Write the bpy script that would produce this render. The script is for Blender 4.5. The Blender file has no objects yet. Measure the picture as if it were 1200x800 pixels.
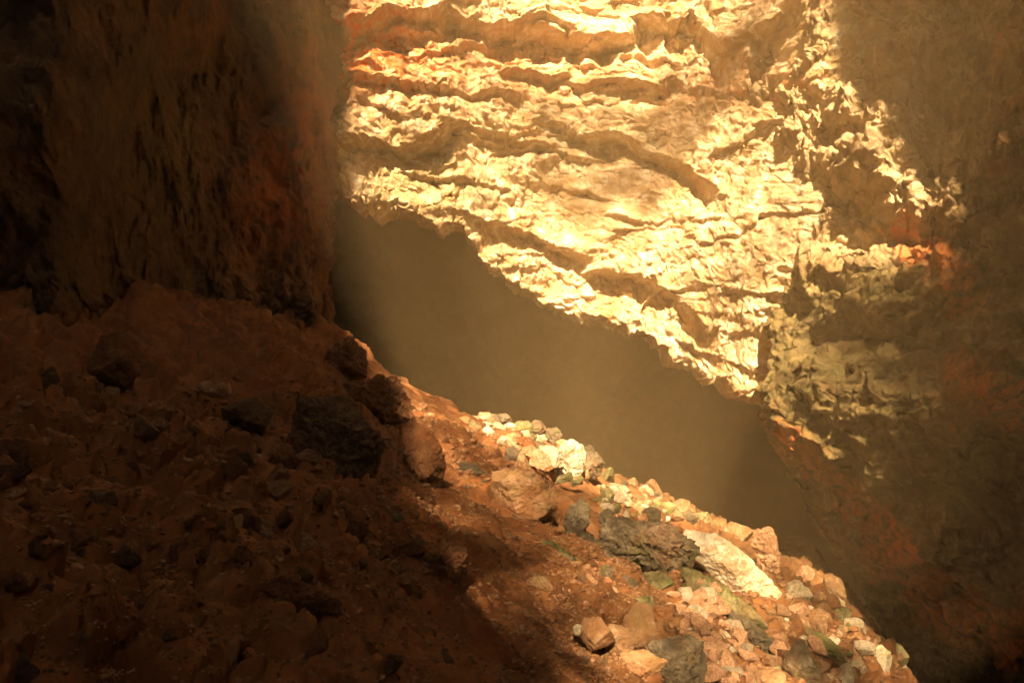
import bpy, math, random, time
_t0 = time.time()
def clock(s): print('CLOCK', s, round(time.time() - _t0, 1))
import numpy as np
from mathutils import Vector, Matrix

scene = bpy.context.scene
COL = scene.collection
rng = np.random.RandomState(7)
random.seed(7)
F = 933.0            # focal length in pixels of a 1200 px wide picture

SKY = .05
SX, SZ = 0.08, -0.80   # sun travel direction per metre of y

# ------------------------------------------------------------------ noise
_perm = np.random.RandomState(3).permutation(256)
_perm = np.concatenate([_perm, _perm, _perm]).astype(np.int64)
_g = np.random.RandomState(5).normal(size=(256, 3))
_g /= np.linalg.norm(_g, axis=1)[:, None]

_gx, _gy, _gz = [np.ascontiguousarray(_g[:, k], dtype=np.float32) for k in range(3)]
_permi = _perm.astype(np.int32)
from concurrent.futures import ThreadPoolExecutor
_pool = ThreadPoolExecutor(4)

def _chunked(fn, p, nout):
    shp = p.shape[:-1]
    q = p.reshape(-1, 3)
    n = len(q)
    outs = [np.empty(n, np.float32) for _ in range(nout)]
    def run(a):
        r = fn(q[a:a + 8192])
        for o, x in zip(outs, r): o[a:a + 8192] = x
    if n <= 8192: run(0)
    else: list(_pool.map(run, range(0, n, 8192)))
    outs = [o.reshape(shp) for o in outs]
    return outs[0] if nout == 1 else outs

def _perlin(q):
    fl = np.floor(q)
    f = (q - fl).astype(np.float32)
    i = fl.astype(np.int32) & 255
    u = f * f * f * (f * (f * 6 - 15) + 10)
    fx, fy, fz = f[:, 0], f[:, 1], f[:, 2]
    ux, uy, uz = u[:, 0], u[:, 1], u[:, 2]
    hx = [_permi[i[:, 0]], _permi[i[:, 0] + 1]]
    res = []
    for dy in (0, 1):
        for dz in (0, 1):
            c = []
            for dx in (0, 1):
                h = _permi[_permi[hx[dx] + i[:, 1] + dy] + i[:, 2] + dz]
                c.append(_gx[h] * (fx - dx) + _gy[h] * (fy - dy) + _gz[h] * (fz - dz))
            res.append(c[0] + ux * (c[1] - c[0]))
    r0 = res[0] + uz * (res[1] - res[0]); r1 = res[2] + uz * (res[3] - res[2])
    return [(r0 + uy * (r1 - r0)) * 1.5]

def perlin(p):
    return _chunked(_perlin, np.asarray(p, float), 1)

def fbm(p, oct=5, gain=.5, lac=2.03, off=0.0):
    p = np.asarray(p, float) + off
    a, s = 1.0, 0
    for k in range(oct):
        s = s + a * perlin(p)
        p = p * lac + 17.3
        a *= gain
    return s

def ridged(p, oct=5, gain=.5, off=0.0):
    p = np.asarray(p, float) + off
    a, s = 1.0, 0
    for k in range(oct):
        s = s + a * (1 - 2.2 * np.abs(perlin(p)))
        p = p * 2.07 + 9.1
        a *= gain
    return s - .6

def _cell(p):
    fl = np.floor(p); f = (p - fl).astype(np.float32); i = fl.astype(np.int32) & 255
    n = len(p)
    f1 = np.full(n, 9, np.float32); f2 = f1.copy(); rv = np.zeros(n, np.float32)
    for dx in (-1, 0, 1):
        ha = _permi[(i[:, 0] + dx) & 255]
        for dy in (-1, 0, 1):
            hb = _permi[ha + ((i[:, 1] + dy) & 255)]
            for dz in (-1, 0, 1):
                h = _permi[hb + ((i[:, 2] + dz) & 255)]
                ax = f[:, 0] - dx - .5 - _gx[h] * .45; ay = f[:, 1] - dy - .5 - _gy[h] * .45; az = f[:, 2] - dz - .5 - _gz[h] * .45
                d = ax * ax + ay * ay + az * az
                nearer = d < f1
                f2 = np.where(nearer, f1, np.minimum(f2, d))
                rv = np.where(nearer, h, rv); f1 = np.minimum(d, f1)
    return [np.sqrt(f1), np.sqrt(f2), rv / 255.]

def billow(p, oct=5, gain=.5, off=0.0):
    p = np.asarray(p, float) + off
    a, s = 1.0, 0
    for k in range(oct):
        s = s + a * (2.2 * np.abs(perlin(p)) - .5)
        p = p * 2.07 + 9.1
        a *= gain
    return s

def cell(p, off=0.0):
    """distance to the nearest and second nearest feature point, and a random value of the nearest cell"""
    return _chunked(_cell, np.asarray(p, float) + off, 3)

def sstep(a, b, x):
    t = np.clip((np.asarray(x, float) - a) / (b - a), 0, 1)
    return t * t * (3 - 2 * t)

def curve(pts, x):
    """smooth-ish interpolation through (x, y) points"""
    xs, ys = zip(*pts)
    xs = np.array(xs, float); ys = np.array(ys, float)
    w = (xs[-1] - xs[0]) * .012
    return (np.interp(x - w, xs, ys) + np.interp(x + w, xs, ys) + np.interp(x, xs, ys)) / 3

# ------------------------------------------------------------------ mesh helpers
def grid_mesh(name, P, mat, attrs=None, smooth=True, extra=None):
    """P: rows x cols x 3"""
    R, Cn = P.shape[:2]
    v = P.reshape(-1, 3)
    idx = np.arange(R * Cn).reshape(R, Cn)
    q = np.stack([idx[:-1, :-1], idx[:-1, 1:], idx[1:, 1:], idx[1:, :-1]], -1).reshape(-1, 4)
    if extra is not None:
        ev, eq = extra
        q = np.concatenate([q, eq + len(v)]); v = np.concatenate([v, ev])
    return raw_mesh(name, v, q, mat, attrs, smooth)

def raw_mesh(name, v, q, mat, attrs=None, smooth=True, link=True):
    me = bpy.data.meshes.new(name)
    n = q.shape[1]
    me.vertices.add(len(v)); me.loops.add(q.size); me.polygons.add(len(q))
    me.vertices.foreach_set('co', np.ascontiguousarray(v, dtype=np.float32).ravel())
    me.loops.foreach_set('vertex_index', q.astype(np.int32).ravel())
    me.polygons.foreach_set('loop_start', np.arange(0, q.size, n, dtype=np.int32))
    me.polygons.foreach_set('loop_total', np.full(len(q), n, dtype=np.int32))
    me.polygons.foreach_set('use_smooth', np.full(len(q), smooth, dtype=bool))
    me.update(calc_edges=True)
    for k, a in (attrs or {}).items():
        at = me.attributes.new(k, 'FLOAT', 'POINT')
        full = np.zeros(len(v), np.float32); a = np.asarray(a, np.float32).ravel(); full[:len(a)] = a
        at.data.foreach_set('value', full)
    me.materials.append(mat)
    if not link:
        return me
    o = bpy.data.objects.new(name, me)
    COL.objects.link(o)
    return o

def tag(o, label=None, cat=None, group=None, kind=None):
    if label: o['label'] = label
    if cat: o['category'] = cat
    if group: o['group'] = group
    if kind: o['kind'] = kind
    return o

# ------------------------------------------------------------------ materials
def rock_material(name, base, light, dark, stain=(.30, .09, .03), moss=(.10, .105, .03), moss_amt=.35, stain_amt=.5,
                  scale=1.0, bump=.5, rough=.85, coords='Position', bump_scale=1.0, stain_shade_attr=False, moss_shade_attr=False, pale_lit_attr=False):
    m = bpy.data.materials.new(name)
    m.use_nodes = True
    nt = m.node_tree; N = nt.nodes; L = nt.links
    for n in list(N): N.remove(n)
    out = N.new('ShaderNodeOutputMaterial'); b = N.new('ShaderNodeBsdfPrincipled')
    L.new(b.outputs[0], out.inputs[0])
    if coords == 'Position':
        g = N.new('ShaderNodeNewGeometry').outputs['Position']
    else:
        tc = N.new('ShaderNodeTexCoord')
        oi = N.new('ShaderNodeObjectInfo')
        va = N.new('ShaderNodeVectorMath'); va.operation = 'ADD'
        L.new(tc.outputs['Object'], va.inputs[0])
        sc = N.new('ShaderNodeVectorMath'); sc.operation = 'SCALE'
        cx = N.new('ShaderNodeCombineXYZ')
        for k in range(3): L.new(oi.outputs['Random'], cx.inputs[k])
        L.new(cx.outputs[0], sc.inputs[0]); sc.inputs[3].default_value = 37.0
        L.new(sc.outputs[0], va.inputs[1])
        g = va.outputs[0]
    def noise(s, det=6, r=.6, dist=0.0, off=0):
        t = N.new('ShaderNodeTexNoise'); t.inputs['Scale'].default_value = s * scale
        t.inputs['Detail'].default_value = det; t.inputs['Roughness'].default_value = r; t.inputs['Distortion'].default_value = dist
        if off:
            mp = N.new('ShaderNodeMapping'); mp.inputs['Location'].default_value = (off, off * 2.3, -off)
            L.new(g, mp.inputs[0]); L.new(mp.outputs[0], t.inputs['Vector'])
        else: L.new(g, t.inputs['Vector'])
        return t.outputs[0]
    def ramp(fac, a, c):
        r = N.new('ShaderNodeMapRange'); r.interpolation_type = 'SMOOTHSTEP'
        r.inputs[1].default_value = a; r.inputs[2].default_value = c
        L.new(fac, r.inputs[0]); return r.outputs[0]
    def mix(f, A, B):
        x = N.new('ShaderNodeMix'); x.data_type = 'RGBA'
        if isinstance(f, float): x.inputs[0].default_value = f
        else: L.new(f, x.inputs[0])
        for s, c in ((6, A), (7, B)):
            if isinstance(c, tuple): x.inputs[s].default_value = (*c, 1)
            else: L.new(c, x.inputs[s])
        return x.outputs[2]
    def mul(a, k):
        x = N.new('ShaderNodeMath'); x.operation = 'MULTIPLY'; L.new(a, x.inputs[0])
        if isinstance(k, float): x.inputs[1].default_value = k
        else: L.new(k, x.inputs[1])
        return x.outputs[0]
    c = mix(ramp(noise(.9, 8, .65, .6), .36, .62), dark, base)
    c = mix(ramp(noise(3.1, 8, .7, .3, 3), .45, .68), c, light)
    st = ramp(noise(.7, 7, .65, .8, 11), .52, .66)
    c = mix(mul(st, stain_amt), c, stain)
    mo = ramp(noise(1.3, 8, .7, .4, 23), .5, .66)
    c = mix(mul(mo, moss_amt), c, moss)
    if pale_lit_attr:
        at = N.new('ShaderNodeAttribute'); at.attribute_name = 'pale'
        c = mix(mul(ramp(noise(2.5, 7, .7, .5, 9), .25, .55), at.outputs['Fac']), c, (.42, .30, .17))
    if stain_shade_attr:
        at = N.new('ShaderNodeAttribute'); at.attribute_name = 'stain'
        c = mix(mul(ramp(noise(5, 6, .7, .5, 5), .35, .6), at.outputs['Fac']), c, (.55, .12, .025))
    if moss_shade_attr:
        at = N.new('ShaderNodeAttribute'); at.attribute_name = 'moss'
        c = mix(mul(ramp(noise(4, 8, .75, .5, 8), .3, .6), at.outputs['Fac']), c, moss)
    fine = noise(22, 6, .75, .2, 7)
    c = mix(mul(ramp(fine, .52, .75), .35), c, dark)
    L.new(c, b.inputs['Base Color'])
    b.inputs['Roughness'].default_value = rough
    b.inputs['Specular IOR Level'].default_value = .3
    vo = N.new('ShaderNodeTexVoronoi'); vo.inputs['Scale'].default_value = 9 * scale * bump_scale
    L.new(g, vo.inputs['Vector'])
    ad = N.new('ShaderNodeMath'); ad.operation = 'MULTIPLY_ADD'
    L.new(vo.outputs['Distance'], ad.inputs[0]); ad.inputs[1].default_value = .35
    L.new(noise(7 * bump_scale, 10, .72, .3, 2), ad.inputs[2])
    bp = N.new('ShaderNodeBump'); bp.inputs['Strength'].default_value = bump; bp.inputs['Distance'].default_value = .12 / scale
    L.new(ad.outputs[0], bp.inputs['Height']); L.new(bp.outputs[0], b.inputs['Normal'])
    return m

M = {}
M['ceiling'] = rock_material('ceiling_rock', (.46, .33, .19), (.66, .55, .40), (.34, .21, .10), stain=(.42, .17, .05), stain_amt=.45, moss_amt=.25, moss=(.26, .22, .08), bump=.7, stain_shade_attr=True, moss_shade_attr=True)
M['wall'] = rock_material('wall_rock', pale_lit_attr=True, base=(.12, .068, .025), light=(.21, .14, .06), dark=(.04, .02, .007), stain=(.26, .09, .03), moss=(.11, .10, .03), moss_amt=.3, stain_shade_attr=True, moss_shade_attr=True, bump=.8)
M['buttress'] = rock_material('buttress_rock', (.10, .043, .012), (.15, .072, .022), (.045, .018, .006), stain=(.22, .08, .02), moss=(.13, .10, .03), moss_amt=.2, stain_shade_attr=True, moss_shade_attr=True, bump=.9)
M['soil'] = rock_material('red_soil', (.145, .056, .017), (.22, .095, .034), (.08, .029, .009), stain=(.14, .045, .012), moss=(.22, .14, .06), moss_amt=.25, scale=1.3, bump=.45, rough=.95, stain_shade_attr=True, moss_shade_attr=True)
M['far'] = rock_material('far_rock', (.12, .08, .04), (.16, .11, .06), (.07, .04, .02), moss_amt=.3, scale=.3)
M['pale'] = rock_material('pale_stone', (.44, .36, .24), (.60, .52, .38), (.26, .18, .10), moss=(.30, .28, .07), moss_amt=.3, stain_amt=.2, coords='Object', scale=2.5, bump=.9)
M['slab'] = rock_material('white_slab', (.58, .47, .31), (.74, .66, .50), (.36, .24, .13), moss_amt=.1, stain_amt=.3, coords='Object', scale=2, bump=.75)
M['tan'] = rock_material('tan_stone', (.30, .16, .075), (.42, .27, .15), (.17, .08, .032), moss=(.26, .22, .06), moss_amt=.25, stain_amt=.35, coords='Object', scale=2.2, bump=.9)
M['pink'] = rock_material('pink_stone', (.40, .21, .115), (.52, .33, .20), (.22, .10, .045), moss_amt=.08, stain_amt=.3, coords='Object', scale=3, bump=.75)
M['dark'] = rock_material('dark_stone', (.085, .06, .032), (.17, .13, .08), (.035, .025, .013), moss=(.10, .11, .03), moss_amt=.5, stain_amt=.2, coords='Object', scale=2, bump=.8, rough=.6)
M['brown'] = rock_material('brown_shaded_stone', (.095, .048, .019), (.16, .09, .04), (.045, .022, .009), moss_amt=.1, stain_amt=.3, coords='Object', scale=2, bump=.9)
M['green'] = rock_material('mossy_stone', (.14, .11, .045), (.24, .21, .10), (.06, .05, .02), moss=(.10, .13, .02), moss_amt=.8, stain_amt=.15, coords='Object', scale=2.4, bump=.7)
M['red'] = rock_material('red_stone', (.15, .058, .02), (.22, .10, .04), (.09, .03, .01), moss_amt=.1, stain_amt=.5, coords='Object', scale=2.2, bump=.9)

# ------------------------------------------------------------------ cave floor
CREST = [(-300, 250), (300, 330), (400, 388), (440, 437), (480, 462), (530, 486), (600, 506), (660, 530), (700, 556), (760, 588), (820, 608), (880, 632), (950, 668), (1000, 712), (1040, 765), (1070, 815), (1200, 960), (1500, 1300)]
YC = [(-300, 13), (400, 14.5), (600, 16), (1000, 16.5), (1300, 16.5)]
def floor_z(x, y):
    """smooth height of the scree slope, world coordinates"""
    yy = np.maximum(y, .3)
    px = np.clip(600 + F * x / yy, -300, 1500)
    near = -1.62 - .55 * x - .03 * y
    near = np.where(x < -6, -1.62 + 3.3 - .03 * y - .2 * (x + 6), near)
    near = np.where(x > 9, -1.62 - 4.95 - .03 * y - .25 * (x - 9), near)
    yc = curve(YC, px)
    rc = (400 - curve(CREST, px)) / F
    far = rc * yy
    s = sstep(.35, 1.0, yy / yc) * sstep(1, 5, y)
    z = near * (1 - s) + far * s
    z = z - np.maximum(0, yy - yc) * .75 - .25 * np.maximum(0, yy - yc - 1.2)
    return np.maximum(z, -22)

def floor_detail(x, y, z):
    P = np.stack([x, y, z * 1.0], -1)
    n = .20 * fbm(P * .55, 5, .5, off=4.1) + .045 * fbm(P * 3.2, 5, .55, off=9.)
    px = 600 + F * x / np.maximum(y, .3)
    # cobbly rubble in the dim left half, smoother soil in the middle, rubble again at the lower right
    rub = np.clip(1.0 - sstep(330, 520, px + 40 * fbm(P * .5, 3, off=2.)) + sstep(690, 800, px), 0, 1)
    f1, f2, rv = cell(P * 3.6 + .35 * fbm(P * 2, 2)[..., None])
    g1, g2, rw = cell(P * 8.5, off=3.)
    peb = np.minimum(f2 - f1, .20) * (rv > .4) * .42 * (.3 + rv)
    peb2 = np.minimum(g2 - g1, .2) * (rw > .45) * .17
    n = n + rub * (peb + peb2) + (1 - rub) * peb2 * .5
    # run-off furrows along the fall line of the soil
    n = n + .04 * ridged(np.stack([x * .5 + y * .3, y * 1.6 - x * .2, z], -1), 3, off=1.)
    return n

_ys = np.linspace(2.2, 24, 500)
def ground_hits(px, py):
    px = np.asarray(px, float)[:, None]; py = np.asarray(py, float)[:, None]
    out = []
    for a in range(0, len(px), 1000):
        p, q = px[a:a + 1000], py[a:a + 1000]
        d = (400 - q) / F * _ys - floor_z((p - 600) / F * _ys, _ys + 0 * p)
        k = np.argmax(d < 0, axis=1); k0 = np.maximum(k - 1, 0); r = np.arange(len(p))
        a1, a0 = d[r, k], d[r, k0]
        y = _ys[k0] + (_ys[k] - _ys[k0]) * np.clip(a0 / np.where(a0 - a1 == 0, 1, a0 - a1), 0, 1)
        out.append(np.where(a1 < 0, y, 16.0))
    return np.concatenate(out)

def ground_hit(px, py):
    return float(ground_hits([px], [py])[0])

def build_floor():
    t = np.linspace(-.86, .8, 900)
    y = 2.0 * (17.5 / 2.0) ** np.linspace(0, 1, 560)
    y = np.concatenate([y, np.linspace(17.6, 46, 60)])
    T, Y = np.meshgrid(t, y)
    X = T * Y
    Z = floor_z(X, Y)
    n = floor_detail(X, Y, Z)
    P = np.stack([X + .45 * n, Y, Z + n], -1)
    px = 600 + F * T; py = 400 - F * Z / Y
    moss = np.clip(sstep(12, 15, Y) * .45 * sstep(600, 700, px), 0, 1)
    stain = .1 * (1 - sstep(560, 700, px))
    # coarse surround reaching behind the camera and to the chamber walls
    gx = np.linspace(-24, 28, 90); gy = np.linspace(-14, 62, 130)
    GX, GY = np.meshgrid(gx, gy)
    GZ = floor_z(GX, GY) - .25 - 1.0 * (sstep(1.5, 4, GY) * (np.abs(GX / np.maximum(GY, .5) + .03) < .86))
    GZ += .15 * fbm(np.stack([GX, GY, GZ], -1) * .5, 3)
    ev = np.stack([GX, GY, GZ], -1).reshape(-1, 3)
    idx = np.arange(ev.shape[0]).reshape(GX.shape)
    eq = np.stack([idx[:-1, :-1], idx[:-1, 1:], idx[1:, 1:], idx[1:, :-1]], -1).reshape(-1, 4)
    o = grid_mesh('cave_floor', P, M['soil'], {'stain': stain, 'moss': moss}, extra=(ev, eq))
    return tag(o, 'steep red soil and scree slope falling from left to right across the cave', kind='structure')
build_floor(); clock('floor')

# ------------------------------------------------------------------ ceiling
BROW = [(300, 235), (385, 228), (430, 238), (470, 250), (520, 262), (560, 300), (600, 330), (640, 362), (690, 382), (750, 396), (800, 425), (850, 458), (900, 475), (960, 490), (1060, 520)]
D_TOP = [(300, 13.0), (400, 13.1), (520, 15.2), (640, 17.3), (760, 17.6), (860, 15.8), (960, 13.8), (1060, 12.5)]
D_BROW = [(300, 12.8), (400, 12.9), (520, 15.0), (640, 18.5), (720, 18.5), (800, 17), (880, 14.5), (960, 13.4), (1060, 12.8)]
# lips: points, height above, amount out, recess below, recess height
LIPS = [
    ([(385, 34), (430, 44), (470, 24), (520, 14), (560, 26), (610, 34), (660, 46), (700, 52), (745, 40)], 40, .55, .85, 60),
    ([(740, 10), (790, 30), (820, 22), (850, 56), (885, 40), (930, 20)], 30, .5, 1.1, 130),
    ([(585, 80), (620, 84), (645, 98), (668, 86)], 18, .5, .5, 30),
    ([(660, 98), (700, 104), (740, 104), (785, 113)], 16, .3, .45, 34),
    ([(385, 92), (430, 96), (480, 108), (540, 112), (610, 116)], 14, .25, .35, 22),
    ([(395, 165), (430, 162), (470, 172), (520, 168), (545, 150)], 60, .75, .65, 32),
    ([(550, 150), (600, 160), (660, 178), (700, 186)], 26, .25, .4, 22),
    ([(630, 140), (680, 156), (740, 172), (800, 196), (850, 230)], 40, .45, .6, 40),
    ([(560, 168), (600, 172), (655, 170)], 12, .18, .35, 16),
    ([(890, 70), (920, 95), (950, 100), (975, 112)], 20, .5, .7, 110),
    ([(540, 252), (590, 262), (640, 284), (690, 300)], 50, .4, .7, 44),
    ([(545, 318), (600, 330), (640, 345)], 22, .2, .2, 12),
    ([(690, 318), (740, 326), (790, 350), (830, 385)], 34, .5, .85, 46),
    ([(780, 385), (820, 408), (860, 430), (885, 440)], 20, .3, .5, 26),
    ([(700, 262), (760, 262), (820, 256), (880, 250)], 24, .18, .2, 14),
    ([(460, 200), (500, 206), (545, 214), (600, 222)], 16, .14, .2, 12),
    ([(600, 205), (660, 214), (720, 236)], 18, .16, .22, 14),
]
def lip_field(u, v):
    p = np.zeros_like(u)
    q = np.stack([u / 70, v / 40, u * 0], -1)
    wob = 9 * fbm(q, 5, .6, off=31.)
    us = np.linspace(280, 1080, 1000)
    for k, (pts, h, A, R, hr) in enumerate(LIPS):
        xs = [a for a, b in pts]
        L = curve(pts, u) + wob
        w = sstep(xs[0] - 12, xs[0] + 22, u) * (1 - sstep(xs[-1] - 22, xs[-1] + 12, u))
        w = w * (.75 + .5 * np.interp(u, us, fbm(np.stack([us / 26, us * 0 + k * 7.1, us * 0], -1), 3)))
        d = v - L
        up = .75 * A * np.exp(np.minimum(d, 0) / h) * (1 - sstep(-1, 4, d))
        dn = -.85 * R * (1 - sstep(0, hr, d)) * sstep(-1, 4, d)
        p += w * (up + dn)
    return p

def build_ceiling():
    u = np.linspace(340, 1040, 700)
    s = np.linspace(0, 1, 560)
    U, S = np.meshgrid(u, s)
    wobb = 11 * fbm(np.stack([U / 28, U * 0, U * 0], -1), 5, .65, off=3.) + 16 * fbm(np.stack([U / 70, U * 0, U * 0], -1), 3, off=8.)
    bro = curve(BROW, U) + wobb
    V = -150 + S * (bro + 150)
    base = curve(D_TOP, U) * (1 - S ** 1.4) + curve(D_BROW, U) * S ** 1.4
    # gentle large undulation, strata teeth at three scales
    X = (U - 600) / F * base; Z = (400 - V) / F * base
    P3 = np.stack([X, base, Z], -1)
    tilt = V + .22 * (U - 600) + 26 * fbm(np.stack([U / 150, V / 90, U * 0], -1), 4, off=12.)
    smoothzone = np.exp(-(((U - 760) / 170) ** 2 + ((V - 235) / 70) ** 2))
    def teeth(sp, A, off):
        q = (tilt + off) / sp + .9 * fbm(np.stack([U / (sp * 3.5), V / (sp * 1.5), U * 0], -1), 4, .6, off=off)
        fr = q - np.floor(q)
        amp = np.clip(.55 + 1.1 * fbm(np.stack([U / (sp * 2.2), V / sp, U * 0 + np.floor(q) * 3.3], -1), 3, off=off + 4), 0, 1.5)
        return A * amp * (fr ** 1.6 * (1 - sstep(.86, 1, fr)) - .3)
    prot = lip_field(U, V)
    rough = 1 - .65 * smoothzone
    prot = prot + (1 - .5 * smoothzone) * teeth(84, .42, 15.) + rough * (teeth(40, .17, 5.) + teeth(19, .06, 40.)) + (1 - .3 * smoothzone) * teeth(9, .02, 70.)
    Q3 = np.stack([X * 1.0, base, (Z + .25 * X) * 2.5], -1)
    prot = prot + .5 * fbm(P3 * .45, 3, off=5.) + .17 * rough * billow(Q3 * .8, 5, .45) * .5 + .014 * billow(Q3 * np.array([3., 3., 2.2]), 5, .6)
    f1, f2, rv = cell(Q3 * .9 + .4 * fbm(P3 * 2, 3)[..., None])
    prot = prot + (.07 + .13 * rough) * (np.minimum(f2 - f1, .22)) * 1.6 + .14 * rough * (rv - .5)
    # blunt the brow so that it turns under
    prot = prot - .9 * sstep(.985, 1.0, S) ** 2
    D = base - prot
    dz = .05 * fbm(P3 * 2.0, 4, .5, off=21.) + .015 * fbm(P3 * 7, 3, .6, off=2.)
    P = np.stack([(U - 600) / F * base + .06 * fbm(P3 * 2.3, 4, .6, off=41.), D, (400 - V) / F * base + dz], -1)
    # underside running back into the dark
    rows = [P]
    last = P[-1]
    for k in range(1, 26):
        r = last.copy()
        r[:, 1] += .02 + .05 * k + .018 * k * k
        r[:, 2] += .015 * k + .012 * k * k + .1 * fbm(np.stack([r[:, 0], r[:, 1], r[:, 2]], -1) * 1.5, 3)
        rows.append(r[None])
    P = np.concatenate(rows, 0)
    stain = np.exp(-(((U - 425) / 60) ** 2 + ((V - 60) / 55) ** 2)) + .55 * np.exp(-(((U - 540) / 130) ** 2 + ((V - 65) / 30) ** 2)) + .25 * np.exp(-((V - 100) / 30) ** 2)  # reddish stain upper left, plus shade under the top lip painted brown
    moss = .6 * np.exp(-(((U - 490) / 60) ** 2 + ((V - 215) / 30) ** 2)) + .5 * sstep(900, 1000, U)  # mossy patch at left, plus half-shade at the right end painted darker
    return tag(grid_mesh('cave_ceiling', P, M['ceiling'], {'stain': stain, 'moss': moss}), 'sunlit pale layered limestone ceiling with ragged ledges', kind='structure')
build_ceiling(); clock('ceiling')

# ------------------------------------------------------------------ right wall
EDGE_R = [(-160, 900), (60, 890), (110, 880), (160, 880), (250, 885), (330, 895), (380, 900), (410, 905), (440, 897), (470, 884), (520, 905), (560, 928), (600, 945), (650, 985), (700, 1012), (760, 1045), (800, 1062), (900, 1110)]
def build_right_wall():
    v = np.linspace(-120, 880, 760)
    s = np.linspace(0, 1, 440)
    V, S = np.meshgrid(v, s, indexing='ij')
    e = curve(EDGE_R, V) + 6 * fbm(np.stack([V / 22, V * 0, V * 0], -1), 5, .65, off=2.)
    U = e + S * (1420 - e)
    d0 = curve([(-160, 15.6), (100, 15.6), (300, 15.2), (380, 13.6), (470, 12.7), (600, 13.6), (700, 14.6), (800, 15.2), (900, 15)], V)
    d1 = curve([(-160, 6.5), (300, 7.2), (600, 8.2), (900, 8.6)], V)
    base = d0 + (d1 - d0) * (1 - (1 - S) ** 1.5)
    upd = curve([(860, 16.8), (925, 14.9), (962, 13.6), (1085, 12.0), (1110, 11.3), (1160, 10.5), (1240, 9.4), (1420, 7.4)], U)
    k = 1 - sstep(300, 430, V)
    base = base * (1 - k) + upd * k
    X = (U - 600) / F * base; Z = (400 - V) / F * base
    P3 = np.stack([X, base, Z], -1)
    prot = 0 * U
    NA = fbm(P3 * 1.5, 4, off=33.); NB = fbm(P3 * 1.5, 4, off=77.)
    for (cu, cv, su, sv, a) in [(1035, 338, 85, 42, .9), (990, 495, 75, 80, 1.1), (1110, 300, 45, 60, .5), (1130, 460, 60, 70, .6), (1030, 640, 70, 60, .5), (1120, 620, 70, 40, .6),
                                (985, 130, 18, 30, .5), (1010, 200, 34, 36, .6), (1065, 240, 34, 34, .5), (1130, 120, 70, 60, -.8), (1180, 560, 60, 70, -1.0), (1160, 740, 120, 35, .6)]:
        r = np.sqrt(((U - cu) / su) ** 2 + ((V - cv) / sv) ** 2) + .18 * (NA if cu % 2 else NB)
        prot = prot + a * (1 - sstep(.35, 1.5, r))
    # deep joints between the bulges
    for pts, wd, dp in [([(945, 402), (1000, 385), (1050, 398), (1100, 410)], 9, .6), ([(955, 290), (1010, 283), (1080, 292)], 7, .35)]:
        dd = np.abs(V - curve(pts, U) - 5 * NA)
        w = sstep(pts[0][0] - 15, pts[0][0] + 10, U) * (1 - sstep(pts[-1][0] - 10, pts[-1][0] + 30, U))
        prot = prot - dp * w * np.exp(-(dd / wd) ** 2)
    up = 1 - sstep(270, 330, V)
    up0 = up * (1 - sstep(1060, 1120, U))
    prot = prot + .55 * fbm(P3 * .7, 5, off=7.) + .5 * fbm(P3 * .33, 2, off=27.) * (1 - up0) + .17 * billow(P3 * 1.0, 5, .5, off=3.) + .05 * billow(P3 * 5, 4, .6)
    f1, f2, rv = cell(P3 * 1.6 + .5 * fbm(P3 * 2.0, 4)[..., None], off=4.)
    prot = prot + (.14 + .22 * up) * (np.minimum(f2 - f1, .25) * 1.6 + (rv - .5) * .6)
    D = np.stack([(U - 600) / F, 0 * U + 1, (400 - V) / F], -1)
    nrm = np.array([-.45, -.85, .1]); nrm /= np.linalg.norm(nrm)
    taper = sstep(0, .02, S)[..., None] * .7 + .3
    P = P3 + prot[..., None] * nrm * taper + .10 * taper * np.stack([fbm(P3 * 3, 4, .6, off=61.), 0 * U, fbm(P3 * 3, 4, .6, off=81.)], -1)
    # turn the left edge back, away from the camera
    back = []
    f = P[:, 0].copy()
    for k in range(14, 0, -1):
        r = f.copy()
        r[:, 1] += .28 * k
        r[:, 0] += .30 * k * (.30 + .45 * (f[:, 0] / f[:, 1])) + .1 * fbm(r * 1.3, 3)
        r[:, 2] += .28 * k * f[:, 2] / f[:, 1] * .8
        back.append(r[:, None])
    P = np.concatenate(back + [P], 1)
    nb = 14
    stain = np.zeros_like(U)
    for (a, b, wd, k) in [((935, 520), (1060, 640), 22, 1.0), ((1030, 640), (1130, 700), 24, .7), ((1120, 440), (1190, 480), 26, .9), ((1060, 290), (1130, 350), 26, .9), ((1080, 700), (1200, 740), 30, .8), ((940, 510), (950, 545), 10, 1.)]:
        ax, ay = a; bx, by = b
        t = np.clip(((U - ax) * (bx - ax) + (V - ay) * (by - ay)) / ((bx - ax) ** 2 + (by - ay) ** 2), 0, 1)
        dd = np.hypot(U - ax - t * (bx - ax), V - ay - t * (by - ay)) + 14 * NB
        stain = np.maximum(stain, k * (1 - sstep(wd * .4, wd * 1.3, dd)))
    moss = sstep(300, 340, V) * (1 - sstep(560, 640, V)) * .5 * (1 - sstep(1080, 1180, U))
    pale = .9 * (1 - sstep(270, 350, V + 20 * NA)) * (1 - sstep(1060, 1130, U + 20 * NB))  # sunlit upper zone painted paler into the wall colour
    pad = np.zeros((len(v), nb))
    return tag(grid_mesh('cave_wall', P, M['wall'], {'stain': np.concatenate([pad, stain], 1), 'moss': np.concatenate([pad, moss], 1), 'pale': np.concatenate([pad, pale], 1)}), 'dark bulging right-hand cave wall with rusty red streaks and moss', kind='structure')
build_right_wall(); clock('right_wall')

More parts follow.
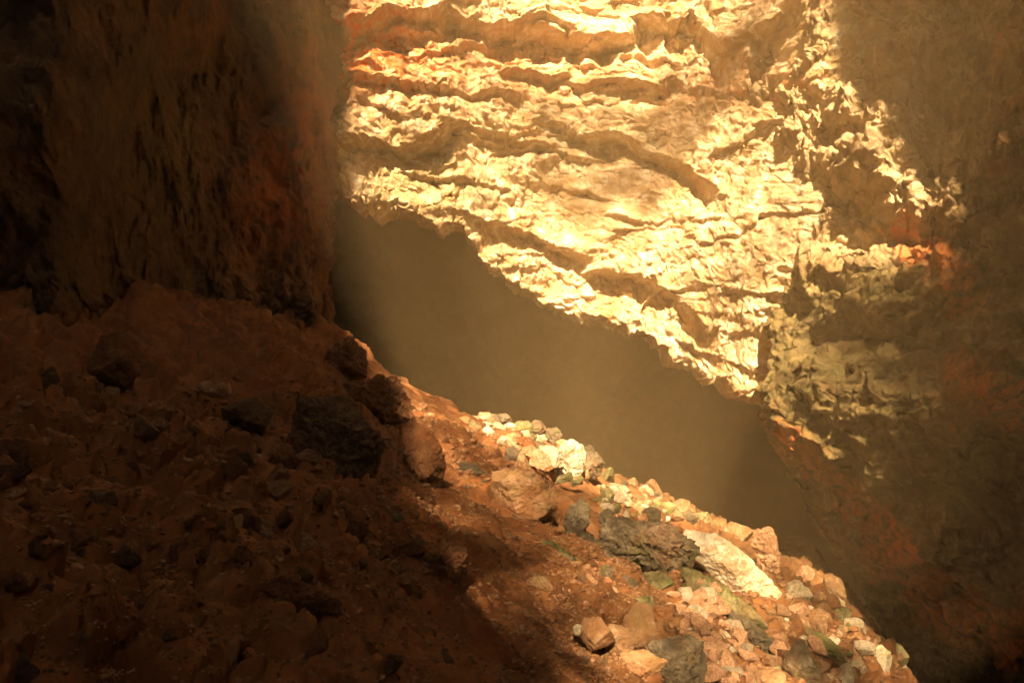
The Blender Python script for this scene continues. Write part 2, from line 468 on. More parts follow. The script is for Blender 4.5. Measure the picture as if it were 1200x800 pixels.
# ------------------------------------------------------------------ left buttress
EDGE_L = [(-160, 330), (-60, 362), (0, 382), (25, 398), (45, 408), (70, 404), (95, 396), (130, 388), (170, 394), (210, 396), (260, 392), (310, 390), (350, 388), (380, 396), (420, 420), (520, 440)]
def build_buttress():
    v = np.linspace(-14, 500, 480)
    s = np.linspace(0, 1, 480)
    V, S = np.meshgrid(v, s, indexing='ij')
    e = curve(EDGE_L, V) + 8 * fbm(np.stack([V / 26, V * 0, V * 0], -1), 5, .65, off=2.)
    U = e - (1 - S) * (e + 260)
    base = curve([(-260, 5.0), (0, 6.3), (90, 7.0), (160, 8.0), (230, 9.3), (300, 10.6), (350, 11.5), (400, 12.6), (440, 13)], U)
    base = base - .8 * sstep(0, 60, 400 - U) * 0
    X = (U - 600) / F * base; Z = (400 - V) / F * base
    P3 = np.stack([X, base, Z], -1)
    # nearer overhanging mass at the upper left, with its edge falling from (250, 0) to (160, 150)
    edge = curve([(-160, 215), (0, 248), (55, 256), (90, 215), (130, 175), (170, 150), (260, 120), (520, 90)], V) + 8 * fbm(P3 * 1.5, 4)
    prot = 1.1 * (1 - sstep(edge - 30, edge + 12, U)) * (1 - .6 * sstep(150, 330, V))
    # diagonal crease from (255,30) to (400,270)
    cr = curve([(200, -40), (255, 22), (300, 62), (340, 96), (370, 140), (400, 190)], U)
    dd = V - cr - 4 * fbm(P3 * 2, 4)
    prot = prot + .34 * (1 - sstep(-4, 8, -dd)) * np.exp(-np.maximum(dd, 0) / 90) * sstep(200, 260, U)
    prot = prot + .6 * fbm(P3 * .5, 4, off=17.) + .15 * billow(P3 * np.array([.9, .9, .9]), 6, .5, off=5.) + .03 * fbm(P3 * 7, 5, .6)
    low = sstep(300, 380, V)
    prot = prot + low * .4 * billow(P3 * 1.5, 5, .55, off=9.)
    f1, f2, rv = cell(P3 * 1.3 + .5 * fbm(P3 * 2, 3)[..., None], off=14.)
    prot = prot + .10 * np.clip(f2 - f1, 0, .4) * 1.5
    nrm = np.array([.35, -.93, 0.0])
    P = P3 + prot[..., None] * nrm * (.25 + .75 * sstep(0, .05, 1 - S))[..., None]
    back = []
    f = P[:, -1].copy()
    for k in range(1, 16):
        r = f.copy(); r[:, 1] += .22 * k
        r[:, 0] -= .22 * k * (.30 + .5 * np.abs(f[:, 0] / f[:, 1])) ; r[:, 2] *= (1 + .22 * k / f[:, 1])
        back.append(r[:, None])
    P = np.concatenate([P] + back, 1)
    stain = .4 * np.exp(-(((U - 315) / 45) ** 2 + ((V - 235) / 90) ** 2)) + .5 * np.exp(-(((U - 360) / 30) ** 2 + ((V - 130) / 100) ** 2))
    moss = .7 * np.exp(-(((U - 190) / 50) ** 2 + ((V - 170) / 60) ** 2)) + .5 * np.exp(-(((U - 330) / 40) ** 2 + ((V - 30) / 50) ** 2))
    pad = np.zeros((len(v), 15))
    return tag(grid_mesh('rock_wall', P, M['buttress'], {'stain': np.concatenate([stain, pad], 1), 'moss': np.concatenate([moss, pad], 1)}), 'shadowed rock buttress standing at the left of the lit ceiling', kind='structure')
build_buttress(); clock('buttress')

# ------------------------------------------------------------------ chamber with the cave mouth behind the camera
# outline of the unseen mouth, shaped to mask the sunbeam, as (a, b): where rays through it along the sun direction cross the plane y = 0
MOUTH_MASK = [(-3.52, 17.5), (-3.6, 13.4), (-3.5, 12.2), (-3.5, 10.6), (-3.1, 8.8), (-2.1, 7.0), (-1.55, 5.2), (-1.3, 3.7), (-1.0, 2.9), (-.55, 2.2), (.03, 1.65), (.8, 1.6), (1.9, 2.4), (3.2, 3.0), (4.6, 3.5), (5.2, 4.3), (4.8, 5.5), (4.3, 6.5), (4.3, 7.6), (4.7, 8.6), (5.0, 9.8), (5.2, 10.6), (5.1, 11.6), (4.8, 13.2), (4.3, 14.4), (4.2, 18), (3, 21), (0, 22.5), (-2.5, 21)]
def build_chamber():
    Y0 = -8.0
    c = np.array([.8, 9.5])
    ang = np.linspace(0, 2 * math.pi, 361)[:-1]
    pol = np.array(MOUTH_MASK)
    def radius(th):
        d = np.array([math.cos(th), math.sin(th)]); best = 0
        for i in range(len(pol)):
            p, q = pol[i] - c, pol[(i + 1) % len(pol)] - c
            e = q - p
            den = d[0] * e[1] - d[1] * e[0]
            if abs(den) < 1e-9: continue
            t = (p[0] * e[1] - p[1] * e[0]) / den
            w = (p[0] * d[1] - p[1] * d[0]) / den
            if t > 0 and 0 <= w <= 1: best = max(best, t)
        return best
    R0 = np.array([radius(t) for t in ang])
    ca, sa = np.cos(ang), np.sin(ang)
    R0 = R0 + .16 * fbm(np.stack([ca * 9, sa * 9, ca * 0], -1), 4, .65)
    rings = []
    def ring(R, y, n=0.0):
        a = c[0] + R * ca; b = c[1] + R * sa
        x = a + SX * y; z = b + SZ * min(y, Y0) - .35 * max(0, y - Y0)
        p = np.stack([x, np.full_like(x, y), z], -1)
        if n:
            k = fbm(p * .22, 4, .55)
            p[:, 0] += n * k * ca; p[:, 2] += n * k * sa; p[:, 1] += n * .4 * fbm(p * .3, 3, off=9.)
        return p
    for k in range(4, 0, -1):
        rings.append(ring(R0 + .5 * k, Y0 - .9 * k))
    rings.append(ring(R0, Y0))
    RB = 24.0
    for k in np.linspace(0, 1, 30)[1:]:
        rings.append(ring(R0 + (RB - R0) * k, Y0 + .6 * sstep(0, .1, k), 1.2 * min(1, k * 3)))
    for y in np.linspace(Y0 + 1, 62, 90):
        rings.append(ring(np.full_like(R0, RB), y, 2.5))
    for k in np.linspace(1, 0.01, 30)[1:]:
        rings.append(ring(RB * k * np.ones_like(R0), 62 + 4 * (1 - k), 2.5 * k))
    P = np.stack(rings)
    P = np.concatenate([P, P[:, :1]], 1)
    return tag(grid_mesh('cave_chamber', P, M['far']), 'dark walls of the cave chamber around an unseen mouth shaped to mask the sunbeam', kind='structure')
build_chamber(); clock('chamber')

# added, unseen tubes that block part of the sunbeam
def build_beam_blockers():
    vs, fs, off = [], [], 0
    r = np.random.RandomState(11)
    n = 6
    th = np.arange(n) * 2 * math.pi / n
    def tube(p, rad):
        nonlocal off
        k = len(p)
        t = np.gradient(p, axis=0); t /= np.linalg.norm(t, axis=1)[:, None]
        a = np.cross(t, np.array([0.1, 1, 0.05])); a /= np.linalg.norm(a, axis=1)[:, None]
        b = np.cross(t, a)
        v = p[:, None] + rad[:, None, None] * (np.cos(th)[None, :, None] * a[:, None] + np.sin(th)[None, :, None] * b[:, None])
        idx = np.arange(k * n).reshape(k, n) + off
        q = np.stack([idx[:-1], idx[1:], np.roll(idx[1:], -1, 1), np.roll(idx[:-1], -1, 1)], -1).reshape(-1, 4)
        vs.append(v.reshape(-1, 3)); fs.append(q); off += k * n
    def blocker_twig(a0, b0, L, y, rad):
        an = r.uniform(0, math.pi)
        s = np.linspace(-.5, .5, 10)
        wig = .25 * np.cumsum(r.normal(size=10)) * .3
        a = a0 + s * L * math.cos(an) - wig * math.sin(an); b = b0 + s * L * math.sin(an) + wig * math.cos(an)
        y = y + s * r.uniform(-1, 1)
        tube(np.stack([a + SX * y, y, b + SZ * y], -1), np.linspace(.05, .02, 10) * rad)
    for i in range(330):
        a0 = r.uniform(-3, 6.5); b0 = r.uniform(0, 11.5)
        if b0 > 8.5 and r.rand() < (b0 - 8.0) / 3.5: continue
        blocker_twig(a0, b0, r.uniform(1.2, 3.5), -33 + r.uniform(-2, 2), r.uniform(.7, 1.4))
    for i in range(230):
        blocker_twig(r.uniform(-2, 6), r.uniform(.5, 6.5), r.uniform(1., 2.5), -33 + r.uniform(-2, 2), r.uniform(.7, 1.4))
    for (am, asd, bm, bsd, n_) in [(4.5, .45, 8.6, .8, 55), (-2.7, .6, 8.6, 1.8, 70), (2.9, .8, 17.6, .9, 70), (-.2, .4, 2.2, .5, 12), (3.6, .7, 13.4, 1.0, 30), (.3, 1.7, 18.4, .8, 130), (-2.6, .9, 15.5, 1.2, 40), (-1.0, .4, 3.8, .9, 34)]:
        for i in range(n_):
            blocker_twig(r.normal(am, asd), r.normal(bm, bsd), r.uniform(.6, 1.5), -33 + r.uniform(-2, 2), r.uniform(.9, 1.5))
    o = raw_mesh('beam_blockers', np.concatenate(vs), np.concatenate(fs), M['far'])
    return tag(o, 'added unseen tangle of thin tubes that blocks part of the sunbeam', kind='stuff')
build_beam_blockers()

# ------------------------------------------------------------------ rocks
def ico(sub):
    t = (1 + 5 ** .5) / 2
    v = [(-1, t, 0), (1, t, 0), (-1, -t, 0), (1, -t, 0), (0, -1, t), (0, 1, t), (0, -1, -t), (0, 1, -t), (t, 0, -1), (t, 0, 1), (-t, 0, -1), (-t, 0, 1)]
    v = [np.array(a) / np.linalg.norm(a) for a in v]
    f = [(0, 11, 5), (0, 5, 1), (0, 1, 7), (0, 7, 10), (0, 10, 11), (1, 5, 9), (5, 11, 4), (11, 10, 2), (10, 7, 6), (7, 1, 8), (3, 9, 4), (3, 4, 2), (3, 2, 6), (3, 6, 8), (3, 8, 9), (4, 9, 5), (2, 4, 11), (6, 2, 10), (8, 6, 7), (9, 8, 1)]
    for _ in range(sub):
        cache = {}; nf = []
        def mid(a, b):
            k = (min(a, b), max(a, b))
            if k not in cache:
                m = v[a] + v[b]; v.append(m / np.linalg.norm(m)); cache[k] = len(v) - 1
            return cache[k]
        for a, b, c in f:
            x, y, z = mid(a, b), mid(b, c), mid(c, a)
            nf += [(a, x, z), (b, y, x), (c, z, y), (x, y, z)]
        f = nf
    return np.array(v), np.array(f)
ICO = {k: ico(k) for k in (1, 3, 4, 5, 6)}

def rock_verts(sub, seed, dims, planes=16, rough=.05, freq=2.0, sharp=.97):
    r = np.random.RandomState(seed)
    v, f = ICO[sub]
    i = np.arange(planes) + .5
    ph = i * 2.39996 + r.uniform(0, 6.3); zc = 1 - 2 * i / planes; rr = np.sqrt(1 - zc * zc)
    n = np.stack([rr * np.cos(ph), rr * np.sin(ph), zc], -1) + r.normal(size=(planes, 3)) * .28
    n /= np.linalg.norm(n, axis=1)[:, None]
    d = r.uniform(.58, .92, planes)
    dot = v @ n.T
    rad = np.min(np.where(dot > .05, d / np.maximum(dot, .05), 9), axis=1)
    rad = np.minimum(rad, 1.35)
    rad = rad * sharp + (1 - sharp) * .85
    p = v * rad[:, None]
    dims = np.array(dims) * .5
    q = p * dims
    m = dims.mean()
    off = seed * 3.7
    amp = m * rough
    k = freq / m
    amp = amp * 1.25
    disp = amp * (1.2 * fbm(q * k * .6, 3, .5, off=off) + .9 * ridged(q * k * 1.4, 4, .55, off=off + 5))
    if sub >= 5:
        disp = disp + amp * .35 * fbm(q * k * 6, 4, .6, off=off)
        w = 1.6 / m
        f1, f2, rv = cell(q * w, off=off)
        disp = disp + amp * 1.3 * (np.clip(f2 - f1, 0, .3) - .15)
    return q + v * disp[:, None], f

def frame_rotation(img_deg, tilt=0, twist=0):
    return (Matrix.Rotation(math.radians(img_deg), 3, 'Y') @ Matrix.Rotation(math.radians(tilt), 3, 'X') @ Matrix.Rotation(math.radians(twist), 3, 'Z'))

def place_rock(name, px, py, w, h, mat, label, cat='rock', group=None, rot=0, tilt=0, depth=None, sub=5, seed=None, y=None, planes=12, rough=.045, freq=2.0, dy=0.0):
    """w, h in pixels of the 1200 px picture; rot turns it clockwise in the view"""
    base = y or ground_hit(px, py + h * .38)
    base += dy
    k = base / F
    seed = seed if seed is not None else int(px * 13 + py * 7) % 9973
    dims = (w * k, (depth or .85 * min(w, h * 1.4)) * k, h * k)
    v, f = rock_verts(sub, seed, dims, planes, rough, freq)
    R = np.array(frame_rotation(rot, tilt))
    v = v @ R.T
    zmin = v[:, 2].min()
    v[:, 2] -= zmin
    o = raw_mesh(name, v, f, M[mat], smooth=True)
    o.location = ((px - 600) * k, base, (400 - py) * k + zmin)
    tag(o, label, cat, group)
    return o

# the rocks one can tell apart
B = place_rock
B('boulder', 762, 636, 125, 62, 'dark', 'large dark pitted boulder jutting out left of the pale slab', 'boulder', rot=14, sub=6, rough=.09, freq=3)
B('boulder', 612, 580, 92, 62, 'tan', 'rounded brown boulder with a soft shadow hollow under its right end', 'boulder', rot=20, sub=6, rough=.04)
B('rock_slab', 860, 668, 172, 46, 'slab', 'big cream white slab lying tilted, the brightest rock on the slope', 'slab', rot=36, sub=6, rough=.035, depth=44, planes=16, dy=-.5)
B('rock_slab', 852, 712, 118, 36, 'green', 'long brown slab with a mossy green end just below the white slab', 'slab', rot=30, sub=6, rough=.05, depth=55, planes=9)
B('rock', 900, 646, 26, 78, 'pink', 'upright knobbly rock standing like a finger behind the white slab', rot=-8, sub=5, rough=.09, planes=18)
B('rock', 860, 626, 46, 30, 'tan', 'rounded brown rock on the crest behind the white slab', rot=10)
B('rock', 820, 612, 26, 26, 'green', 'small pointed greenish rock on the crest above the white slab', rot=20)
B('rock', 790, 606, 44, 22, 'pink', 'low pinkish rock on the crest left of the pointed green one', rot=20)
B('boulder', 960, 682, 66, 30, 'red', 'flat reddish block overhanging at the right end of the crest', 'boulder', rot=22, y=15.2, sub=5, rough=.06)
B('boulder', 940, 655, 80, 44, 'red', 'dim brown mound of rock behind the upright finger rock', 'boulder', rot=15, y=17.0, sub=5)
B('rock', 925, 700, 46, 22, 'pink', 'pinkish wedge resting at the lower end of the white slab', rot=-20)
B('rock', 938, 676, 40, 16, 'pink', 'thin pale plank shaped rock leaning against the flat reddish block', rot=-18)
B('rock_slab', 722, 578, 120, 20, 'dark', 'long dark layered ledge slanting down the crest behind the stone heap', 'ledge', rot=32, sub=6, rough=.12, depth=40, y=15.2, freq=3)
B('rock_slab', 690, 640, 70, 26, 'dark', 'dark broken ledge between the brown boulder and the dark pitted boulder', 'ledge', rot=28, sub=5, rough=.12)
B('rock', 676, 608, 34, 46, 'dark', 'dark crumbly rock at the right edge of the shadow hollow', rot=5, sub=5, rough=.13)
B('rock', 655, 656, 60, 34, 'green', 'dull green rock half buried in soil below the shadow hollow', rot=24, sub=5)
B('rock', 735, 686, 26, 40, 'dark', 'narrow dark rock leaning under the dark pitted boulder', rot=-28, sub=5)
B('rock', 712, 676, 26, 36, 'dark', 'dark shard in the soil left of the narrow leaning rock', rot=-24, sub=5, rough=.1)
B('rock', 770, 684, 38, 24, 'green', 'small mossy yellow green rock under the dark pitted boulder', rot=18, sub=5)
B('rock', 806, 692, 50, 22, 'green', 'flat mossy rock just above the pinkish rubble', rot=10, sub=5)
B('boulder', 748, 742, 46, 66, 'tan', 'pale brown standing block with a lit face in the lower middle', 'boulder', rot=12, sub=5, planes=9, rough=.03)
B('rock', 742, 712, 60, 26, 'green', 'grey green rock leaning on top of the pale standing block', rot=-12, sub=5)
B('boulder', 795, 778, 66, 90, 'dark', 'large brown wet looking boulder at the bottom edge of the view', 'boulder', rot=-24, sub=6, rough=.05)
B('rock', 752, 778, 66, 34, 'tan', 'flat tan block below the pale standing block', rot=12, sub=5)
B('rock', 716, 716, 26, 24, 'tan', 'round tan rock on the soil above the earthy block', sub=5, rot=15)
B('rock', 697, 702, 22, 14, 'pink', 'small pinkish flat rock above the round tan one', sub=4, rot=20)
B('rock', 700, 742, 44, 42, 'tan', 'earthy square block sunk in soil left of the pale standing block', sub=5, rot=8, planes=9)
B('rock', 728, 752, 36, 40, 'tan', 'rough tan block wedged between the earthy block and the pale standing block', sub=5, rot=-8)
B('rock', 678, 738, 14, 16, 'pale', 'small pale pebble like rock at the left of the earthy block', sub=4)
B('rock', 630, 688, 32, 24, 'tan', 'tan cube like rock alone on the open soil', sub=5, rot=8, planes=8)
B('rock', 596, 631, 50, 20, 'dark', 'dark flat outcrop alone on the orange soil', sub=5, rot=14, rough=.12)
B('rock', 548, 549, 36, 14, 'dark', 'thin dark outcrop with a lit tip on the upper soil', sub=5, rot=14, rough=.12)
B('rock', 600, 533, 22, 22, 'dark', 'dark rounded rock at the foot of the crest stone heap', sub=5)
B('rock', 613, 541, 15, 30, 'tan', 'tall narrow orange rock at the foot of the crest stone heap', sub=5, rot=-12)
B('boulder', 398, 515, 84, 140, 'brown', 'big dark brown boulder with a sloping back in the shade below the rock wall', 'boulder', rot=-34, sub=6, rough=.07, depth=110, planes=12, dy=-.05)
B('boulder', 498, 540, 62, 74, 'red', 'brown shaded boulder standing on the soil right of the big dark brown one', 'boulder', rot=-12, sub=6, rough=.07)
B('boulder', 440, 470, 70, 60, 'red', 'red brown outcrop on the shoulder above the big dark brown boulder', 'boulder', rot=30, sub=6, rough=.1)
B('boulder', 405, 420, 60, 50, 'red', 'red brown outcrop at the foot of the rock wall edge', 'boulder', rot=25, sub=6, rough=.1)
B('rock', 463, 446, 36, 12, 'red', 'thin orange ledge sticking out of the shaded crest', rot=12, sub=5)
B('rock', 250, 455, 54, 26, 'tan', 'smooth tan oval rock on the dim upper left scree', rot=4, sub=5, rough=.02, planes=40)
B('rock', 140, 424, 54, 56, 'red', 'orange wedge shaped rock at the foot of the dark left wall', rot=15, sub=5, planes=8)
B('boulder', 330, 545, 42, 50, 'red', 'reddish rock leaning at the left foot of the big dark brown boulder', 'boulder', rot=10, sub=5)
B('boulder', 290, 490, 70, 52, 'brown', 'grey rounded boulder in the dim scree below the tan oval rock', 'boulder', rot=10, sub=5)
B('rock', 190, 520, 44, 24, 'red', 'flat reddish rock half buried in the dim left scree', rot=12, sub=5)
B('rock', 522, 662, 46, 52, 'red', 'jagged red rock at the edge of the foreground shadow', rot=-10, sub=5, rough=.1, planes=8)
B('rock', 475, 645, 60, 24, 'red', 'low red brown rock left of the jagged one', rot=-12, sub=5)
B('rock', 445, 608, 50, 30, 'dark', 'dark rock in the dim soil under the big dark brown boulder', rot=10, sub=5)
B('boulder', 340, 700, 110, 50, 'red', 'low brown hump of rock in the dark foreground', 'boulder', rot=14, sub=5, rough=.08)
B('boulder', 1027, 778, 34, 46, 'pale', 'bright cream rock near the lower right end of the rubble', 'boulder', rot=-14, sub=5, rough=.06)
B('boulder', 940, 782, 44, 44, 'dark', 'dark wet block at the bottom of the right rubble', 'boulder', rot=10, sub=5)
B('rock_slab', 975, 770, 90, 26, 'green', 'long dark green mossy ledge crossing the right rubble', 'ledge', rot=42, sub=6, rough=.1)
B('rock_slab', 885, 745, 110, 20, 'dark', 'long dark ledge slanting between the two patches of rubble', 'ledge', rot=38, sub=6, rough=.1)
B('boulder', 930, 735, 60, 32, 'tan', 'rounded earthy orange block right of the slanting dark ledge', 'boulder', rot=16, sub=5)
B('rock', 900, 798, 50, 30, 'tan', 'yellow brown rock cut by the bottom edge of the view', rot=5, sub=5)

# heap of stones on the crest, each one its own
heap = [(545, 488, 14, 9, 'tan'), (556, 491, 14, 10, 'pink'), (566, 490, 12, 12, 'pink'), (578, 493, 18, 12, 'dark'), (588, 492, 22, 12, 'dark'), (584, 500, 14, 8, 'pale'), (598, 500, 20, 10, 'pale'),
        (612, 503, 22, 14, 'green'), (606, 511, 12, 10, 'red'), (630, 502, 18, 13, 'dark'), (622, 512, 10, 9, 'green'), (636, 513, 14, 10, 'pale'), (648, 510, 18, 18, 'dark'), (617, 519, 14, 9, 'pink'),
        (627, 524, 10, 12, 'green'), (637, 524, 11, 8, 'dark'), (619, 529, 18, 16, 'tan'), (655, 520, 16, 10, 'pink'), (630, 538, 18, 18, 'pink'), (645, 536, 24, 26, 'pale'), (668, 536, 32, 38, 'pale'),
        (660, 533, 16, 22, 'green'), (686, 540, 28, 36, 'dark'), (662, 560, 18, 8, 'green'), (676, 562, 16, 10, 'green'), (600, 518, 12, 8, 'pink'), (575, 500, 10, 7, 'pink'), (640, 548, 14, 8, 'red'), (700, 552, 16, 12, 'tan')]
hl = {'pale': 'pale grey yellow', 'dark': 'dark grey', 'pink': 'pinkish', 'tan': 'tan', 'green': 'greenish', 'red': 'red brown', 'brown': 'dark brown'}
big = {(668, 536): 'largest pale yellowish stone, standing at the right of the crest heap', (686, 540): 'dark grey stone behind the largest pale one of the crest heap', (645, 536): 'pinkish white stone touching the left of the largest pale one',
       (648, 510): 'dark round stone topping the crest heap above the largest pale one', (588, 492): 'flat dark stone on the skyline at the left of the crest heap', (612, 503): 'greenish stone in the middle of the crest heap skyline'}
for _ in range(20):
    q = random.random()
    heap.append((545 + 150 * q + random.uniform(-8, 8), 492 + 52 * q + random.uniform(-4, 20) * (.3 + q), random.uniform(8, 15), random.uniform(7, 12), random.choice(['pale', 'pink', 'pale', 'dark', 'green', 'tan'])))
for (x, y, w, h, mt) in heap:
    lab = big.get((x, y), 'small %s stone in the heap of stones on the crest' % hl[mt])
    B('stone', x, y, w * 1.25, h * 1.3, mt, lab, 'stone', 'stones heaped on the crest', rot=random.uniform(-25, 25), sub=5 if w > 17 else 4, rough=.06)

# small loose stones: one of each kind, copied
protos = {}
def proto(mt, k):
    if (mt, k) not in protos:
        v, f = rock_verts(4, 400 + k * 17, (1, .8 + .05 * (k % 3), .55 + .1 * (k % 4)), planes=9 + k % 3, rough=.032, freq=1.6)
        v[:, 2] -= v[:, 2].min()
        protos[(mt, k)] = raw_mesh('stone', v, f, M[mt], link=False)
    return protos[(mt, k)]

RUBBLE = []
def surface_point(px, py):
    ys = ground_hits(px, py)
    X = (px - 600) / F * ys
    Z = floor_z(X, ys); N = floor_detail(X, ys, Z)
    return np.stack([X + .45 * N, ys, Z + N], -1)

def scatter(n, region, mats, size, label, group, extra=0, sink=.3):
    """n single stones, the largest of the patch, and extra smaller ones that go into the rubble"""
    pts = np.array([region() for _ in range(n + extra)])
    W = surface_point(pts[:, 0], pts[:, 1])
    sz = np.array([size[0] * (size[1] / size[0]) ** (random.random() ** 1.6) for _ in range(n + extra)])
    order = np.argsort(-sz); first = {}
    for r, i in enumerate(order):
        mt = random.choice(mats); kk = random.randrange(7)
        S = sz[i] * W[i, 1] / F
        rot = (random.uniform(-.4, .4), random.uniform(0, .7), random.uniform(0, 6.3))
        scl = (S, S * random.uniform(.7, 1), S * random.uniform(.7, 1.1))
        loc = (W[i, 0], W[i, 1], W[i, 2] - sink * S * .5)
        if r >= n:
            RUBBLE.append((mt, kk, rot, scl, loc)); continue
        me = proto(mt, kk)
        if me.name in first:
            o = first[me.name].copy()
        else:
            o = bpy.data.objects.new('stone', me); first[me.name] = o
        COL.objects.link(o)
        o.location = loc; o.rotation_euler = rot; o.scale = scl
        tag(o, label % dict(c=hl[mt]), 'stone', group)

def build_rubble():
    from mathutils import Euler
    base = {k: rock_verts(3, 400 + k * 17, (1, .8 + .05 * (k % 3), .55 + .1 * (k % 4)), planes=9 + k % 3, rough=.032, freq=1.6) for k in range(7)}
    names = sorted({r[0] for r in RUBBLE})
    vs, fs, ms, off = [], [], [], 0
    for mt, kk, rot, scl, loc in RUBBLE:
        v, f = base[kk]
        v = (v * np.array(scl)) @ np.array(Euler(rot).to_matrix()).T + np.array(loc)
        vs.append(v); fs.append(f + off); off += len(v); ms += [names.index(mt)] * len(f)
    o = raw_mesh('rubble', np.concatenate(vs), np.concatenate(fs), M[names[0]])
    for nme in names[1:]: o.data.materials.append(M[nme])
    o.data.polygons.foreach_set('material_index', np.array(ms, np.int32))
    tag(o, 'small broken rubble filling the gaps between the stones of the slope', kind='stuff')

def quad_region(a, b, c, d):
    def f():
        s, t = random.random(), random.random()
        x = (1 - t) * ((1 - s) * a[0] + s * b[0]) + t * ((1 - s) * d[0] + s * c[0])
        y = (1 - t) * ((1 - s) * a[1] + s * b[1]) + t * ((1 - s) * d[1] + s * c[1])
        return x, y
    return f
scatter(70, quad_region((775, 700), (850, 712), (895, 810), (815, 810)), ['pink', 'pink', 'pale', 'pink'], (8, 34), 'small %(c)s stone in the rubble patch below the white slab', 'stones in the rubble below the slab', 260, sink=.1)
scatter(62, quad_region((910, 695), (975, 705), (1060, 800), (900, 810)), ['pink', 'tan', 'tan', 'pale', 'green', 'red'], (8, 36), 'small %(c)s stone in the rubble at the right end of the slope', 'stones in the right hand rubble', 300, sink=.1)
scatter(12, quad_region((690, 655), (740, 655), (800, 690), (740, 690)), ['pink', 'tan', 'pink'], (6, 16), 'small %(c)s stone spilling out under the dark pitted boulder', 'stones under the dark boulder', 20)
scatter(16, quad_region((640, 700), (720, 700), (760, 800), (690, 810)), ['tan', 'tan', 'pink'], (5, 16), 'small %(c)s stone on the soil around the earthy block', 'stones on the lower soil', 130)
scatter(14, quad_region((700, 560), (760, 590), (820, 625), (700, 610)), ['tan', 'pink', 'green', 'pale', 'dark'], (7, 28), 'small %(c)s stone along the crest between heap and white slab', 'stones along the crest', 170, sink=.15)
scatter(14, quad_region((480, 490), (560, 505), (690, 700), (500, 640)), ['dark', 'tan', 'red'], (4, 11), 'small %(c)s stone scattered on the open orange soil', 'stones on the open soil', 120)
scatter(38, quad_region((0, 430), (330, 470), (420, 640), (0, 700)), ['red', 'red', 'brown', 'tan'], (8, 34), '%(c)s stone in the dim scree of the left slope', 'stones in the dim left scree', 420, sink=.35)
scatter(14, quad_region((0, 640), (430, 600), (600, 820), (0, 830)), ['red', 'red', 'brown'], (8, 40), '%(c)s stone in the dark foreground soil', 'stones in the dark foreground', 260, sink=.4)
build_rubble(); clock('rubble')

# gravel: one mass
def build_gravel():
    v0, f0 = ICO[1]
    vs, fs = [], []
    n = 15000
    reg = [(quad_region((640, 640), (960, 690), (1080, 830), (560, 830)), .45), (quad_region((450, 470), (640, 530), (720, 800), (420, 640)), .2), (quad_region((0, 430), (430, 450), (600, 820), (0, 830)), .35)]
    off = 0
    pts = []
    for r, w in reg:
        for i in range(int(n * w)):
            pts.append(r())
    pts = np.array(pts)
    W = surface_point(pts[:, 0], pts[:, 1]); ys = W[:, 1]
    for i in range(len(pts)):
        s = ys[i] / F * random.uniform(1.0, 3.2)
        if random.random() < .12: s *= 1.7
        v = v0 * (1 + .3 * rng.uniform(-1, 1, (len(v0), 1))) * s * np.array([1, random.uniform(.6, 1), random.uniform(.5, .8)])
        vs.append(v + W[i] + np.array([0, 0, s * .1])); fs.append(f0 + off); off += len(v0)
    o = raw_mesh('gravel', np.concatenate(vs), np.concatenate(fs), M['tan_gravel'], smooth=False)
    tag(o, 'fine gravel and crumbs strewn over the slope', kind='stuff')
M['tan_gravel'] = rock_material('gravel', (.17, .08, .033), (.30, .17, .09), (.09, .035, .012), moss_amt=.1, scale=4, bump=.2)
build_gravel(); clock('gravel')

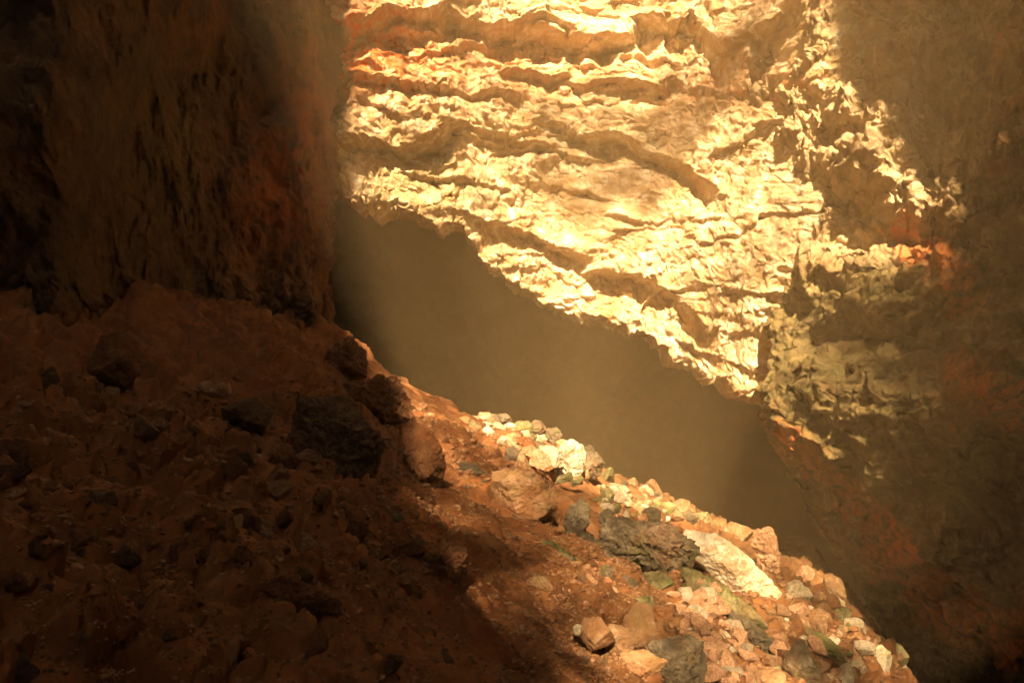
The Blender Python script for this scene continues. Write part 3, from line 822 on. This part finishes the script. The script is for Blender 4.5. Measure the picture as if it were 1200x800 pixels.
# ------------------------------------------------------------------ haze
bpy.ops.mesh.primitive_cube_add(size=1)
hz = bpy.context.object; hz.name = 'haze'
lo = Vector((-32, -16, -42)); hi = Vector((36, 72, 50))
hz.scale = hi - lo; hz.location = (lo + hi) / 2
tag(hz, 'dusty air glowing in the sunbeam inside the cave', kind='stuff')
mh = bpy.data.materials.new('haze_air'); mh.use_nodes = True
nt = mh.node_tree
for n in list(nt.nodes): nt.nodes.remove(n)
out = nt.nodes.new('ShaderNodeOutputMaterial'); pv = nt.nodes.new('ShaderNodeVolumePrincipled')
pv.inputs['Color'].default_value = (.93, .65, .33, 1); pv.inputs['Density'].default_value = .0092; pv.inputs['Anisotropy'].default_value = 0.0
nt.links.new(pv.outputs[0], out.inputs['Volume'])
hz.data.materials.append(mh)

# ------------------------------------------------------------------ light
d = Vector((SX, 1, SZ)).normalized()
elev = math.asin(-d.z)
w = bpy.data.worlds.new('World'); scene.world = w; w.use_nodes = True
nt = w.node_tree; bg = nt.nodes['Background']
sky = nt.nodes.new('ShaderNodeTexSky'); sky.sky_type = 'NISHITA'; sky.sun_disc = False
sky.sun_elevation = elev; sky.sun_rotation = math.atan2(-d.x, -d.y)
nt.links.new(sky.outputs[0], bg.inputs[0]); bg.inputs[1].default_value = SKY
sl = bpy.data.lights.new('sun', 'SUN'); sl.energy = 5.0; sl.angle = math.radians(.6); sl.color = (1.0, .82, .60)
so = bpy.data.objects.new('sun', sl); COL.objects.link(so)
so.rotation_euler = d.to_track_quat('-Z', 'Y').to_euler(); so.location = (-1, -16, 10)

# ------------------------------------------------------------------ camera and render
cam = bpy.data.cameras.new('camera'); co = bpy.data.objects.new('camera', cam); COL.objects.link(co)
cam.lens = 36 * F / 1200; cam.sensor_width = 36; cam.clip_end = 500; cam.clip_start = .05
co.rotation_euler = (math.radians(90), 0, 0)
scene.camera = co
scene.render.resolution_x = 1024; scene.render.resolution_y = 682
vs = scene.view_settings
vs.view_transform = 'Standard'; vs.look = 'None'; vs.gamma = 1; vs.exposure = 3.32; vs.use_curve_mapping = False
vs.use_white_balance = True; vs.white_balance_temperature = 8100; vs.white_balance_tint = 12
cy = scene.cycles
cy.use_denoising = True; cy.max_bounces = 6; cy.diffuse_bounces = 4; cy.volume_bounces = 0; cy.glossy_bounces = 2
cy.sample_clamp_indirect = 6
cy.use_adaptive_sampling = True; cy.adaptive_threshold = .06; cy.adaptive_min_samples = 16
